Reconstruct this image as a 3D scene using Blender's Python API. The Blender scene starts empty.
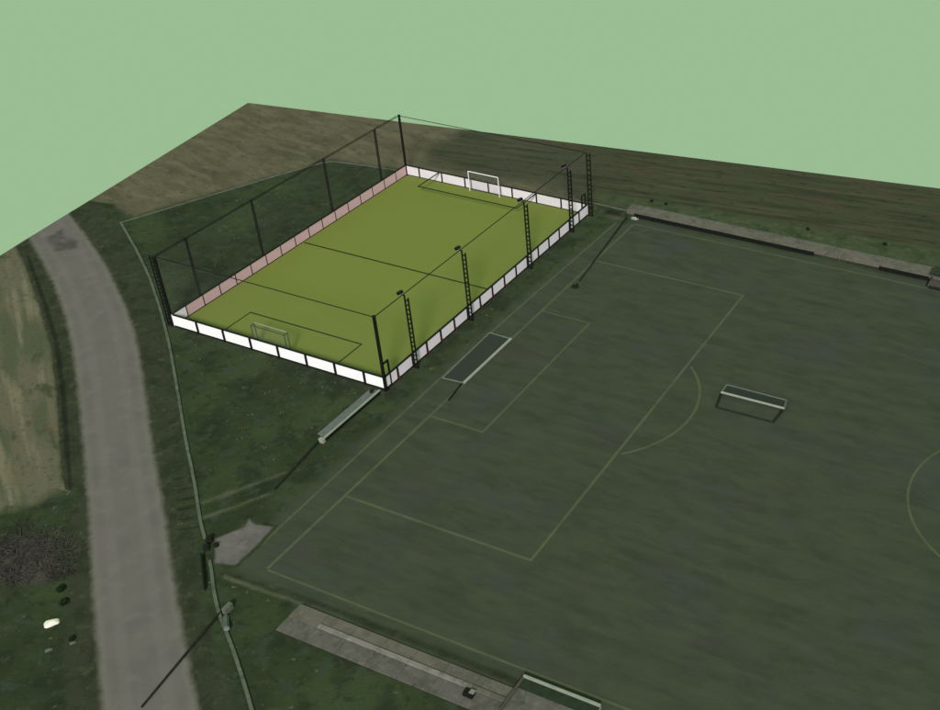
import bpy, bmesh, math, random
import numpy as np
from mathutils import Vector, Matrix

S = bpy.context.scene
COL = S.collection
rnd = random.Random(7)

# ------------------------------------------------------------------ camera
CAM = (65.5177, -51.0312, 46.9172)
YAW, PIT, FPX, SHX = 2.00918, 0.590407, 1138.707, 194.046
cd = bpy.data.cameras.new('camera')
cam = bpy.data.objects.new('camera', cd)
COL.objects.link(cam)
S.camera = cam
cam.location = CAM
fwd = Vector((math.cos(PIT) * math.cos(YAW), math.cos(PIT) * math.sin(YAW), -math.sin(PIT)))
cam.rotation_euler = fwd.to_track_quat('-Z', 'Y').to_euler()
cd.sensor_fit = 'HORIZONTAL'
cd.sensor_width = 36.0
cd.lens = FPX / 940.0 * 36.0
cd.shift_x = -SHX / 940.0
cd.clip_start = 0.5
cd.clip_end = 600.0

# ------------------------------------------------------------------ sky and sun
def lin(c):
    c = c / 255.0
    return c / 12.92 if c <= 0.04045 else ((c + 0.055) / 1.055) ** 2.4
def srgb(r, g, b):
    return (lin(r), lin(g), lin(b))
SKY = srgb(155, 189, 147)
w = bpy.data.worlds.new('World')
S.world = w
w.use_nodes = True
bg = w.node_tree.nodes['Background']
bg.inputs[0].default_value = (*SKY, 1)
bg.inputs[1].default_value = 1.0
sd = bpy.data.lights.new('sun', 'SUN')
sun = bpy.data.objects.new('sun', sd)
COL.objects.link(sun)
SUN_DIR = Vector((0.40, -0.74, 0.54)).normalized()
sun.rotation_euler = SUN_DIR.to_track_quat('Z', 'Y').to_euler()
sun.location = (30, -60, 60)
sd.energy = 3.9
sd.angle = math.radians(10)
sd.color = (1.0, 0.93, 0.97)
S.view_settings.view_transform = 'Standard'
S.view_settings.look = 'None'
S.view_settings.exposure = 0.0
S.view_settings.gamma = 1.0

# ------------------------------------------------------------------ materials
ILL = (1.02, 1.12, 0.98)
def alb(r, g, b):
    """base colour of a horizontal surface whose daylight appearance is r,g,b"""
    c = srgb(r, g, b)
    return tuple(min(0.92, c[i] / ILL[i]) for i in range(3))

class NT:
    def __init__(self, name):
        self.m = bpy.data.materials.new(name)
        self.m.use_nodes = True
        self.t = self.m.node_tree
        self.t.nodes.clear()
        self.tc = None
    def n(self, kind, **kw):
        nd = self.t.nodes.new(kind)
        for k, v in kw.items():
            setattr(nd, k, v)
        return nd
    def l(self, a, b):
        self.t.links.new(a, b)
    def co(self, stretch=None, rot=0.0, off=(0, 0, 0), warp=0.0, wscale=0.2):
        if self.tc is None:
            self.tc = self.n('ShaderNodeTexCoord').outputs['Object']
        src = self.tc
        if warp:
            nz = self.n('ShaderNodeTexNoise')
            nz.inputs['Scale'].default_value = wscale
            nz.inputs['Detail'].default_value = 2
            self.l(src, nz.inputs['Vector'])
            vm = self.n('ShaderNodeVectorMath', operation='MULTIPLY_ADD')
            self.l(nz.outputs['Color'], vm.inputs[0])
            vm.inputs[1].default_value = (warp, warp, 0)
            self.l(src, vm.inputs[2])
            src = vm.outputs[0]
        if stretch is None and not rot and off == (0, 0, 0):
            return src
        m1 = self.n('ShaderNodeMapping')
        m1.inputs['Location'].default_value = off
        m1.inputs['Rotation'].default_value = (0, 0, rot)
        self.l(src, m1.inputs['Vector'])
        out = m1.outputs[0]
        if stretch:
            m2 = self.n('ShaderNodeVectorMath', operation='MULTIPLY')
            m2.inputs[1].default_value = stretch
            self.l(out, m2.inputs[0])
            out = m2.outputs[0]
        return out
    def noise(self, scale, detail=3, rough=0.5, **kw):
        nz = self.n('ShaderNodeTexNoise')
        nz.inputs['Scale'].default_value = scale
        nz.inputs['Detail'].default_value = detail
        nz.inputs['Roughness'].default_value = rough
        self.l(self.co(**kw), nz.inputs['Vector'])
        return nz.outputs['Fac']
    def rng(self, x, lo, hi, a=0.0, b=1.0):
        mr = self.n('ShaderNodeMapRange', interpolation_type='SMOOTHSTEP')
        self.l(x, mr.inputs['Value'])
        for k, v in (('From Min', lo), ('From Max', hi), ('To Min', a), ('To Max', b)):
            mr.inputs[k].default_value = v
        return mr.outputs['Result']
    def math(self, op, a, b=None):
        m = self.n('ShaderNodeMath', operation=op)
        for i, x in enumerate((a, b)):
            if x is None:
                continue
            if isinstance(x, (int, float)):
                m.inputs[i].default_value = x
            else:
                self.l(x, m.inputs[i])
        return m.outputs[0]
    def mix(self, f, a, b):
        mx = self.n('ShaderNodeMix', data_type='RGBA')
        for i, x in ((0, f), (6, a), (7, b)):
            if isinstance(x, (int, float)):
                mx.inputs[i].default_value = x
            elif isinstance(x, tuple):
                mx.inputs[i].default_value = (*x, 1)
            else:
                self.l(x, mx.inputs[i])
        return mx.outputs[2]
    def layers(self, base, ls):
        """ls: (colour, amount, lo, hi, noise kwargs)"""
        c = base
        for col, amt, lo, hi, kw in ls:
            c = self.mix(self.rng(self.noise(**kw), lo, hi, 0.0, amt), c, col)
        return c
    def finish(self, color, rough=0.9, spec=0.1, bump=None, alpha=None, metal=0.0):
        p = self.n('ShaderNodeBsdfPrincipled')
        if isinstance(color, tuple):
            p.inputs['Base Color'].default_value = (*color, 1)
        else:
            self.l(color, p.inputs['Base Color'])
        p.inputs['Roughness'].default_value = rough
        p.inputs['Specular IOR Level'].default_value = spec
        p.inputs['Metallic'].default_value = metal
        if bump:
            b = self.n('ShaderNodeBump')
            b.inputs['Strength'].default_value = bump[1]
            b.inputs['Distance'].default_value = bump[2]
            self.l(bump[0], b.inputs['Height'])
            self.l(b.outputs[0], p.inputs['Normal'])
        if alpha is not None:
            if isinstance(alpha, (int, float)):
                p.inputs['Alpha'].default_value = alpha
            else:
                self.l(alpha, p.inputs['Alpha'])
        o = self.n('ShaderNodeOutputMaterial')
        self.l(p.outputs[0], o.inputs[0])
        return self.m
    def edge(self, wob=0.5, scale=0.8):
        """soft ragged border from the vertex attribute 'edge' (0.5 on the outline)"""
        at = self.n('ShaderNodeAttribute', attribute_name='edge')
        nz = self.noise(scale, 4, 0.6)
        v = self.math('ADD', at.outputs['Fac'], self.math('MULTIPLY', self.math('SUBTRACT', nz, 0.5), wob))
        return self.rng(v, 0.15, 0.85)

def simple(name, col, rough=0.6, spec=0.3, var=0.12, scale=3.0, metal=0.0):
    m = NT(name)
    c2 = tuple(x * (1 - var) for x in col)
    c = m.mix(m.rng(m.noise(scale, 4), 0.35, 0.7), col, c2)
    return m.finish(c, rough, spec, metal=metal)

M = {}
# --- ground covers: each colour is a function, so that a sheet's ragged border can blend into the cover beside it
CF = {}
def c_grass(m):
    return m.layers(alb(49, 60, 39), [
        (alb(60, 75, 46), 0.75, 0.46, 0.66, dict(scale=0.16, detail=4)),
        (alb(41, 50, 35), 0.85, 0.48, 0.64, dict(scale=0.35, detail=5, off=(13, 5, 0))),
        (alb(56, 68, 54), 0.8, 0.50, 0.66, dict(scale=0.8, detail=5, rough=0.6, off=(31, 2, 0))),
        (alb(70, 74, 52), 0.6, 0.54, 0.70, dict(scale=1.1, detail=5, rough=0.65)),
        (alb(36, 45, 30), 0.7, 0.52, 0.68, dict(scale=1.4, detail=5, rough=0.65, off=(3, 9, 0))),
        (alb(104, 114, 86), 0.7, 0.68, 0.78, dict(scale=2.1, detail=2, off=(7, 1, 0))),
    ])
def c_pitch(m):
    st = (0.16, 1.0, 1.0)
    return m.layers(alb(65, 73, 56), [
        (alb(64, 69, 63), 0.8, 0.45, 0.64, dict(scale=0.17, detail=5, rough=0.65, off=(4, 2, 0))),
        (alb(57, 65, 49), 0.6, 0.44, 0.68, dict(scale=0.9, detail=5, stretch=st)),
        (alb(71, 78, 59), 0.5, 0.47, 0.70, dict(scale=1.2, detail=5, stretch=st, off=(2, 8, 0))),
        (alb(67, 65, 57), 0.35, 0.56, 0.72, dict(scale=0.3, detail=4, stretch=(0.6, 1, 1), off=(21, 3, 0))),
        (alb(51, 61, 44), 0.45, 0.52, 0.70, dict(scale=0.55, detail=5, rough=0.6, stretch=(0.5, 1, 1), off=(11, 17, 0))),
        (alb(52, 60, 45), 0.45, 0.46, 0.70, dict(scale=1.0, detail=5, rough=0.6, stretch=(0.45, 1, 1))),
        (alb(72, 78, 60), 0.35, 0.48, 0.70, dict(scale=1.3, detail=5, rough=0.6, stretch=(0.4, 1, 1), off=(6, 6, 0))),
    ])
def c_meadow(m):
    rot = 0.62
    return m.layers(alb(98, 97, 77), [
        (alb(78, 86, 62), 0.9, 0.45, 0.60, dict(scale=0.45, detail=5, rot=rot, stretch=(0.2, 1.3, 1))),
        (alb(120, 117, 93), 0.85, 0.52, 0.66, dict(scale=0.6, detail=5, rot=rot, stretch=(0.16, 1.5, 1), off=(5, 3, 0))),
        (alb(60, 70, 47), 0.85, 0.55, 0.67, dict(scale=0.6, detail=5, rough=0.6, rot=rot, stretch=(0.45, 1.1, 1), off=(1, 9, 0))),
        (alb(102, 94, 70), 0.6, 0.52, 0.68, dict(scale=0.35, detail=4, off=(2, 22, 0))),
        (alb(76, 78, 60), 0.6, 0.52, 0.68, dict(scale=2.2, detail=5, rough=0.65)),
    ])
def c_stubble(m):
    rot = 0.25
    return m.layers(alb(95, 93, 72), [
        (alb(80, 81, 60), 0.8, 0.46, 0.62, dict(scale=0.14, detail=4, off=(2, 40, 0))),
        (alb(78, 76, 57), 0.6, 0.44, 0.64, dict(scale=0.5, detail=5, rot=rot, stretch=(0.35, 1.4, 1), warp=5.0, wscale=0.06)),
        (alb(112, 108, 84), 0.6, 0.48, 0.70, dict(scale=0.7, detail=5, rough=0.6, rot=rot, stretch=(0.35, 1.4, 1), warp=6.0, wscale=0.06, off=(4, 4, 0))),
        (alb(98, 86, 72), 0.5, 0.55, 0.70, dict(scale=0.2, detail=4, rot=-1.1, stretch=(0.35, 1.2, 1), off=(8, 8, 0))),
        (alb(62, 61, 46), 0.6, 0.50, 0.68, dict(scale=1.5, detail=5, rough=0.7, rot=rot, stretch=(0.5, 1, 1))),
        (alb(112, 108, 88), 0.5, 0.56, 0.70, dict(scale=1.8, detail=5, rough=0.7, off=(5, 5, 0))),
    ])
def c_plough(m):
    rot = -0.13
    return m.layers(alb(66, 69, 51), [
        (alb(50, 57, 40), 0.85, 0.46, 0.62, dict(scale=0.6, detail=5, rot=rot, stretch=(0.14, 1.6, 1))),
        (alb(78, 77, 58), 0.8, 0.52, 0.67, dict(scale=0.8, detail=5, rot=rot, stretch=(0.14, 1.8, 1), off=(3, 4, 0))),
        (alb(79, 69, 56), 0.6, 0.55, 0.70, dict(scale=0.25, detail=4, rot=rot, stretch=(0.4, 1.3, 1), off=(9, 2, 0))),
        (alb(62, 72, 52), 0.6, 0.52, 0.66, dict(scale=0.4, detail=4, off=(14, 2, 0))),
        (alb(42, 47, 34), 0.75, 0.53, 0.68, dict(scale=1.5, detail=5, rough=0.7, rot=rot, stretch=(0.5, 1.2, 1))),
    ])
def c_two(a, b, c3):
    def f(m):
        return m.layers(a, [
            (b, 0.85, 0.46, 0.62, dict(scale=0.6, detail=5)),
            (c3, 0.75, 0.52, 0.68, dict(scale=1.3, detail=5, rough=0.65, off=(4, 1, 0))),
            (tuple(x * .7 for x in b), 0.5, 0.53, 0.68, dict(scale=2.2, detail=4, rough=0.65, off=(9, 4, 0))),
        ])
    return f
def c_road(m):
    at = m.n('ShaderNodeAttribute', attribute_name='across').outputs['Fac']
    c = m.layers(alb(104, 102, 95), [
        (alb(97, 96, 90), 0.8, 0.44, 0.66, dict(scale=0.4, detail=5)),
        (alb(112, 109, 99), 0.6, 0.52, 0.68, dict(scale=0.9, detail=5, off=(5, 5, 0))),
        (alb(93, 92, 84), 0.4, 0.54, 0.72, dict(scale=3.0, detail=5, rough=0.7)),
    ])
    tr = m.math('ABSOLUTE', m.math('SUBTRACT', m.math('ABSOLUTE', at), 0.45))
    c = m.mix(m.rng(tr, 0.05, 0.22, 0.20, 0.0), c, alb(120, 118, 110))
    return m.mix(m.rng(m.math('ABSOLUTE', at), 0.74, 0.95, 0.0, 0.5), c, alb(114, 113, 100))
c_verge = c_two(alb(55, 61, 45), alb(45, 52, 36), alb(70, 76, 57))
CF = dict(grass=c_grass, pitch=c_pitch, meadow=c_meadow, stubble=c_stubble, plough=c_plough, road=c_road, verge=c_verge,
          strip=c_two(alb(66, 78, 53), alb(53, 65, 42), alb(84, 93, 66)),
          ditch=c_two(alb(39, 44, 32), alb(33, 37, 28), alb(50, 55, 40)),
          moss=c_two(alb(50, 57, 39), alb(43, 48, 34), alb(62, 66, 46)),
          track=c_two(alb(84, 88, 68), alb(72, 78, 58), alb(94, 94, 76)),
          bare=c_two(alb(76, 74, 60), alb(64, 64, 50), alb(90, 88, 72)),
          humus=c_two(alb(70, 70, 61), alb(56, 57, 49), alb(84, 83, 74)),
          tar=c_two(alb(86, 85, 79), alb(76, 75, 70), alb(98, 96, 89)),
          pad=c_two(alb(104, 102, 97), alb(92, 92, 86), alb(116, 112, 106)))
def cover(key, under, wob=0.6, scale=0.9, bump=(5, 0.5, 0.08), name=None):
    m = NT(name or key + '_cover')
    c = CF[key](m)
    if under:
        c = m.mix(m.edge(wob, scale), CF[under](m), c)
    return m.finish(c, 0.95, 0.05, bump=(m.noise(bump[0], 4, 0.7), bump[1], bump[2]))
M['grass'] = cover('grass', None)
M['pitch'] = cover('pitch', 'grass', 0.6, 0.7, (7, 0.35, 0.05))
M['meadow'] = cover('meadow', 'grass', 0.7, 0.8)
M['stubble'] = cover('stubble', 'grass', 0.6, 0.5)
M['plough'] = cover('plough', 'stubble', 0.9, 0.3)
M['verge'] = cover('verge', 'grass', 0.8, 0.9)
M['verge_meadow'] = cover('verge', 'meadow', 0.7, 0.9, name='verge_by_meadow')
M['strip'] = cover('strip', 'plough', 0.8, 0.6)
M['ditch'] = cover('ditch', 'verge', 0.8, 1.0)
M['moss'] = cover('moss', 'pitch', 0.8, 0.9)
M['track'] = cover('track', 'grass', 0.8, 1.0)
M['bare'] = cover('bare', 'grass', 0.8, 0.7)
M['humus'] = cover('humus', 'grass', 0.9, 0.9)
M['tar'] = cover('tar', 'road', 0.9, 0.9, (14, 0.2, 0.02))
M['pad'] = cover('pad', 'grass', 0.4, 1.2, (12, 0.3, 0.02))
M['road'] = cover('road', 'verge', 0.6, 1.4, (14, 0.25, 0.02))

def mk_conc(name, a, b, c3):
    m = NT(name)
    c = m.layers(a, [
        (b, 0.9, 0.45, 0.62, dict(scale=0.9, detail=5, rough=0.65)),
        (c3, 0.7, 0.52, 0.66, dict(scale=2.6, detail=5, rough=0.65, off=(4, 1, 0))),
        (tuple(x * .55 for x in b), 0.6, 0.56, 0.70, dict(scale=1.6, detail=5, rough=0.7, off=(7, 7, 3))),
    ])
    return m.finish(c, 0.9, 0.15, bump=(m.noise(12, 4, 0.7), 0.3, 0.02))
M['conc'] = mk_conc('weathered_concrete', alb(97, 96, 84), alb(84, 84, 73), alb(108, 106, 94))
M['conc_dark'] = mk_conc('mossy_concrete', alb(92, 91, 83), alb(76, 78, 67), alb(106, 104, 96))
M['pale_conc'] = mk_conc('pale_lichen_concrete', alb(88, 97, 82), alb(72, 81, 66), alb(102, 110, 96))
M['pale_edge'] = mk_conc('pale_step_edge', alb(122, 122, 112), alb(98, 98, 89), alb(140, 140, 130))

def mk_line():
    m = NT('faded_line_paint')
    a = m.rng(m.noise(0.8, 5, 0.7), 0.25, 0.65, 0.30, 0.70)
    c = m.mix(a, c_pitch(m), alb(92, 98, 70))
    return m.finish(c, 0.95, 0.05)
M['line'] = mk_line()

def mk_court():
    m = NT('artificial_turf')
    base = alb(114, 128, 59)
    c = m.layers(base, [
        (alb(108, 121, 56), 0.6, 0.4, 0.65, dict(scale=9.0, detail=3, rough=0.7)),
        (alb(115, 130, 61), 0.4, 0.5, 0.7, dict(scale=0.35, detail=3, off=(3, 3, 0))),
    ])
    return m.finish(c, 0.95, 0.03, bump=(m.noise(30, 2), 0.2, 0.01))
M['court'] = mk_court()
M['court_line'] = simple('dark_marking', alb(48, 59, 30), 0.9, 0.05, 0.3, 1.0)

M['black'] = simple('black_steel', (0.006, 0.006, 0.006), 0.55, 0.2, 0.4)
M['white_board'] = simple('white_board', (0.93, 0.90, 0.94), 0.5, 0.2, 0.04, 0.8)
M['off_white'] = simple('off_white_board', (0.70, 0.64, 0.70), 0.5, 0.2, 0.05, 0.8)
M['grey_board'] = simple('cool_grey_board', (0.73, 0.65, 0.74), 0.5, 0.2, 0.05, 0.8)  # white side boards with their shade put into the colour
M['pink_board'] = simple('dusty_pink_board', (0.56, 0.36, 0.40), 0.55, 0.2, 0.06, 0.8)
M['white_tube'] = simple('white_tube', (0.80, 0.76, 0.79), 0.4, 0.3, 0.1)
M['grey_tube'] = simple('grey_tube', (0.05, 0.05, 0.052), 0.45, 0.3, 0.2)
M['red'] = simple('dark_red_paint', (0.11, 0.014, 0.013), 0.6, 0.2, 0.3)
M['lens'] = simple('lamp_glass', (0.35, 0.36, 0.36), 0.15, 0.5, 0.1)
M['dark_rod'] = simple('dark_pole', (0.012, 0.015, 0.010), 0.8, 0.1, 0.3)  # dark parts, also used for cast shadows shaped as objects
M['dull_pole'] = simple('dull_dark_pole', (0.020, 0.025, 0.017), 0.9, 0.05, 0.4)  # dark tone of the cast shadows shaped on the ground
M['dark_skirt'] = simple('black_skirting', (0.008, 0.010, 0.008), 0.8, 0.1, 0.3)  # dark trim, also used for shadow strips built as boards
M['goal_pale'] = simple('weathered_goal_tube', alb(140, 150, 132), 0.6, 0.2, 0.15)
M['goal_dull'] = simple('dull_goal_tube', alb(98, 107, 94), 0.7, 0.2, 0.2)
M['zinc'] = mk_conc('dull_zinc_sheet', alb(104, 112, 106), alb(88, 96, 90), alb(118, 124, 116))
M['dugout_green'] = simple('dark_green_sheet', alb(40, 52, 36), 0.7, 0.2, 0.25)
M['brown_grey'] = simple('brown_grey_board', alb(76, 76, 67), 0.8, 0.1, 0.2)
M['rock'] = simple('white_stone', alb(226, 226, 206), 0.8, 0.1, 0.12, 2.0)
M['twig'] = simple('bare_twigs', alb(78, 77, 68), 0.9, 0.05, 0.35, 4.0)
M['twig_dark'] = simple('dark_bare_twigs', alb(66, 65, 57), 0.9, 0.05, 0.35, 4.0)
M['leaf_dark'] = simple('dark_leaves', (0.014, 0.022, 0.011), 0.8, 0.1, 0.4, 3.0)
M['tuft'] = simple('pale_grass_blades', alb(92, 102, 76), 0.9, 0.05, 0.4, 2.0)

def mk_net(name, col, cell, thick):
    m = NT(name)
    uv = m.n('ShaderNodeUVMap').outputs[0]
    sp = m.n('ShaderNodeSeparateXYZ')
    m.l(uv, sp.inputs[0])
    fs = []
    for i in (0, 1):
        fr = m.math('FRACT', m.math('DIVIDE', sp.outputs[i], cell))
        fs.append(m.math('LESS_THAN', fr, thick / cell))
    a = m.math('MAXIMUM', fs[0], fs[1])
    return m.finish(col, 0.9, 0.05, alpha=a)
M['net'] = mk_net('cage_net', (0.13, 0.126, 0.13), 0.12, 0.0026)
M['goal_net'] = mk_net('grey_goal_net', alb(55, 64, 56), 0.10, 0.048)
M['small_net'] = mk_net('small_goal_net', (0.20, 0.20, 0.21), 0.12, 0.006)

# ------------------------------------------------------------------ helpers
class MB:
    """collects boxes, bars and tubes into one mesh"""
    def __init__(self):
        self.bm = bmesh.new()
    def box(self, x0, x1, y0, y1, z0, z1, bev=0.0):
        r = bmesh.ops.create_cube(self.bm, size=1.0)
        for v in r['verts']:
            v.co = Vector((x0 + (v.co.x + .5) * (x1 - x0), y0 + (v.co.y + .5) * (y1 - y0), z0 + (v.co.z + .5) * (z1 - z0)))
        if bev:
            es = list({e for v in r['verts'] for e in v.link_edges})
            bmesh.ops.bevel(self.bm, geom=es, offset=bev, segments=1, affect='EDGES')
        return self
    def tube(self, a, b, r, n=6, r2=None):
        a, b = Vector(a), Vector(b)
        d = (b - a)
        q = d.to_track_quat('Z', 'Y').to_matrix()
        ra, rb = r, (r if r2 is None else r2)
        A, B = [], []
        for k in range(n):
            t = 2 * math.pi * (k + .5) / n
            o = q @ Vector((math.cos(t), math.sin(t), 0))
            A.append(self.bm.verts.new(a + o * ra))
            B.append(self.bm.verts.new(b + o * rb))
        for k in range(n):
            self.bm.faces.new((A[k], A[(k + 1) % n], B[(k + 1) % n], B[k]))
        self.bm.faces.new(A[::-1])
        self.bm.faces.new(B)
        return self
    def face(self, pts):
        self.bm.faces.new([self.bm.verts.new(p) for p in pts])
        return self
    def mesh(self, name):
        me = bpy.data.meshes.new(name)
        bmesh.ops.recalc_face_normals(self.bm, faces=self.bm.faces)
        self.bm.to_mesh(me)
        self.bm.free()
        return me
    def build(self, name, mat, parent=None):
        return link(name, self.mesh(name), mat, parent)

def link(name, me, mat=None, parent=None):
    o = bpy.data.objects.new(name, me)
    if mat is not None and me is not None and not me.materials:
        me.materials.append(M[mat])
    COL.objects.link(o)
    o.parent = parent
    return o
def tag(o, label, cat, group=None):
    o['label'] = label
    o['category'] = cat
    if group:
        o['group'] = group
    return o
def thing(name, label, cat, loc=(0, 0, 0), group=None, rz=0.0):
    o = bpy.data.objects.new(name, None)
    COL.objects.link(o)
    o.location = loc
    o.rotation_euler = (0, 0, rz)
    o.empty_display_size = 0.3
    return tag(o, label, cat, group)
def kind(o, k):
    o['kind'] = k
    return o
def uvquad(name, pts, mat, parent, us):
    me = bpy.data.meshes.new(name)
    me.from_pydata([tuple(p) for p in pts], [], [(0, 1, 2, 3)])
    uv = me.uv_layers.new(name='UVMap')
    for i, c in enumerate(us):
        uv.data[i].uv = c
    return link(name, me, mat, parent)

# ------------------------------------------------------------------ ground sheets
C0 = np.array([-27.06, 38.14])
AN = math.radians(8.33)
E1 = np.array([math.cos(AN), math.sin(AN)])
E2 = np.array([math.sin(AN), -math.cos(AN)])
LX, LY = 122.0, 98.0

def seg_dist(P, poly, closed=True):
    n = len(poly)
    best = np.full(len(P), 1e9)
    along = np.zeros(len(P))
    acc = 0.0
    for i in range(n if closed else n - 1):
        a, b = poly[i], poly[(i + 1) % n]
        d = b - a
        L2 = max(1e-9, d @ d)
        t = np.clip(((P - a) @ d) / L2, 0, 1)
        q = P - (a + t[:, None] * d)
        dd = np.sqrt((q * q).sum(1))
        m = dd < best
        best[m] = dd[m]
        along[m] = acc + t[m] * math.sqrt(L2)
        acc += math.sqrt(L2)
    return best, along
def inside(P, poly):
    r = np.zeros(len(P), bool)
    n = len(poly)
    x, y = P[:, 0], P[:, 1]
    for i in range(n):
        (x0, y0), (x1, y1) = poly[i], poly[(i + 1) % n]
        c = ((y0 > y) != (y1 > y))
        xs = x0 + (y - y0) * (x1 - x0) / ((y1 - y0) if y1 != y0 else 1e-9)
        r ^= c & (x < xs)
    return r

def sheet(name, poly, z, mat, fade=1.0, cell=0.5, k='structure', parent=None, halfwidth=None):
    """a sheet on the ground with a soft ragged border, cut sharply where the ground sheet itself ends.
    poly = outline, or with halfwidth a centre line"""
    poly = np.array(poly, float)
    q = np.stack([(poly - C0) @ E1, (poly - C0) @ E2], 1)
    pad = fade + (max(halfwidth) if halfwidth is not None else 0)
    lo = np.maximum(q.min(0) - pad, 0)
    hi = np.minimum(q.max(0) + pad, (LX, LY))
    nx, ny = [max(2, int(math.ceil((hi[i] - lo[i]) / cell))) for i in (0, 1)]
    gx, gy = np.linspace(lo[0], hi[0], nx + 1), np.linspace(lo[1], hi[1], ny + 1)
    GX, GY = np.meshgrid(gx, gy, indexing='ij')
    P = C0 + GX.ravel()[:, None] * E1 + GY.ravel()[:, None] * E2
    across = None
    if halfwidth is None:
        d, _ = seg_dist(P, poly)
        sd_ = np.where(inside(P, poly), d, -d)
    else:
        d, s = seg_dist(P, poly, False)
        L = np.concatenate([[0], np.cumsum(np.hypot(*np.diff(poly, axis=0).T))])
        hw = np.interp(s, L, halfwidth)
        sd_ = hw - d
        across = np.clip(d / hw, 0, 1.2)
    e = np.clip(0.5 + sd_ / fade, 0, 1)
    idx = np.arange((nx + 1) * (ny + 1)).reshape(nx + 1, ny + 1)
    F = np.stack([idx[:-1, :-1], idx[:-1, 1:], idx[1:, 1:], idx[1:, :-1]], -1).reshape(-1, 4)
    F = F[(e[F] > 0.0).any(1)]
    used = np.unique(F)
    re = np.full(len(P), -1)
    re[used] = np.arange(len(used))
    me = bpy.data.meshes.new(name)
    me.from_pydata([(float(a), float(b), z) for a, b in P[used]], [], re[F].tolist())
    at = me.attributes.new('edge', 'FLOAT', 'POINT')
    at.data.foreach_set('value', e[used].astype(np.float32))
    if across is not None:
        at = me.attributes.new('across', 'FLOAT', 'POINT')
        at.data.foreach_set('value', across[used].astype(np.float32))
    o = link(name, me, mat, parent)
    if parent is None or k == 'stuff':
        kind(o, k)
    return o

g = MB()
pts = [C0, C0 + E1 * LX, C0 + E1 * LX + E2 * LY, C0 + E2 * LY]
top = [(p[0], p[1], 0.0) for p in pts]
bot = [(p[0], p[1], -0.25) for p in pts]
g.face(top)
g.face(bot[::-1])
for i in range(4):
    g.face([top[i], bot[i], bot[(i + 1) % 4], top[(i + 1) % 4]])
kind(g.build('ground', 'grass'), 'structure')

RL = [(-22.26, 5.43), (-13.49, 0.57), (-7.54, -3.37), (-2.5, -7.19), (2.19, -10.93), (5.4, -13.48), (11.48, -18.56), (16.81, -23.1), (20.39, -26.03), (23.81, -28.84)]
RR = [(-22.22, 9.89), (-16.99, 7.29), (-12.08, 4.52), (-7.25, 1.57), (-2.49, -1.64), (1.46, -4.76), (4.89, -7.71), (9.43, -11.59), (14.19, -15.35), (17.89, -18.47), (21.56, -21.55), (24.65, -24.03), (28.16, -26.8)]
FENCE = [(-17.21, 10.94), (-12.24, 7.91), (-7.35, 4.71), (-2.61, 1.21), (1.89, -2.35), (7.42, -7.06), (11.83, -10.82), (15.55, -13.87), (18.27, -16.27), (19.4, -17.1)]
FENCE2 = [(21.0, -18.4), (24.13, -21.18), (25.93, -22.27), (28.17, -23.81), (30.41, -25.47), (40.0, -32.6), (52, -41.5)]
BACKF = [(-17.21, 10.94), (-13.19, 20.3), (-10.87, 25.57), (-8.9, 29.6), (-1.59, 30.55), (8, 31.2), (19.83, 32.40), (22.9, 32.2)]

# fields behind the back fence
sheet('stubble_field', [(-40, 9.5), (-20.5, 13.2), (-17.3, 12.6), (-13.5, 20.3), (-11.1, 25.8), (-9.0, 30.0), (-1.6, 30.9), (5, 31.6), (19.8, 32.6), (23, 32.6), (26, 60), (-40, 60)], 0.004, 'stubble', 2.2, 0.6)
sheet('harrowed_field', [(1, 60), (-2.0, 36), (0, 33.0), (8, 33.2), (19.8, 34.0), (23, 34.2), (52, 35.8), (110, 38), (110, 75), (0, 75)], 0.008, 'plough', 4.2, 0.6)
sheet('grass_bank', [(20, 32.8), (23, 32.6), (52, 33.9), (110, 37), (110, 40.5), (52, 37.2), (36, 36.0), (23, 35.3), (17, 34.0)], 0.012, 'strip', 1.6, 0.5)
# meadow beyond the road
sheet('dry_meadow', [(-60, 24), (-18.3, 1.6), (-11.86, -2.46), (-6.31, -6.19), (-0.84, -10.4), (4.1, -14.44), (7.9, -17.6), (7.4, -19.4), (5.6, -21.0), (1.5, -23.2), (-10, -30), (-60, -30)], 0.004, 'meadow', 1.8, 0.4)
sheet('scrub_floor', [(5.0, -24.6), (8.3, -22.3), (10.4, -20.9), (13.0, -20.9), (15.0, -22.6), (13.6, -24.1), (10, -25.2), (5, -26)], 0.010, 'humus', 1.4, 0.35)
# verges each side of the road
sheet('verge_meadow_side', [(9.3, -17.6), (10.2, -18.9), (13.9, -22.3), (19.0, -27.0), (24, -31), (30, -36), (34, -36), (23.81, -28.84), (16.81, -23.1), (11.48, -18.56), (9.0, -16.2)], 0.0205, 'verge', 0.9, 0.35)
sheet('verge_meadow_side', [(-26.0, 6.0), (-18.3, 1.7), (-11.86, -2.36), (-6.31, -6.09), (-0.84, -10.3), (4.1, -14.34), (7.3, -16.95), (9.6, -17.2), (5.4, -13.48), (-2.5, -7.19), (-7.54, -3.37), (-13.49, 0.57), (-26, 7)], 0.0175, 'verge_meadow', 0.7, 0.3)
sheet('verge_pitch_side', [(-28, 12.2), (-22.2, 9.6), (-12.08, 4.4), (-7.25, 1.5), (-2.49, -1.7), (1.46, -4.8), (4.89, -7.8), (9.43, -11.7), (14.19, -15.45), (17.89, -18.6), (24.65, -24.1), (34, -31.2), (35.5, -30.0), (25.0, -22.6), (20.6, -18.9), (18.0, -16.5), (11.5, -10.9), (7.1, -7.0), (1.6, -2.4), (-2.9, 1.2), (-7.5, 4.6), (-12.4, 7.8), (-17.6, 10.9), (-21, 12.6)], 0.016, 'verge', 0.8, 0.35)
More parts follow.
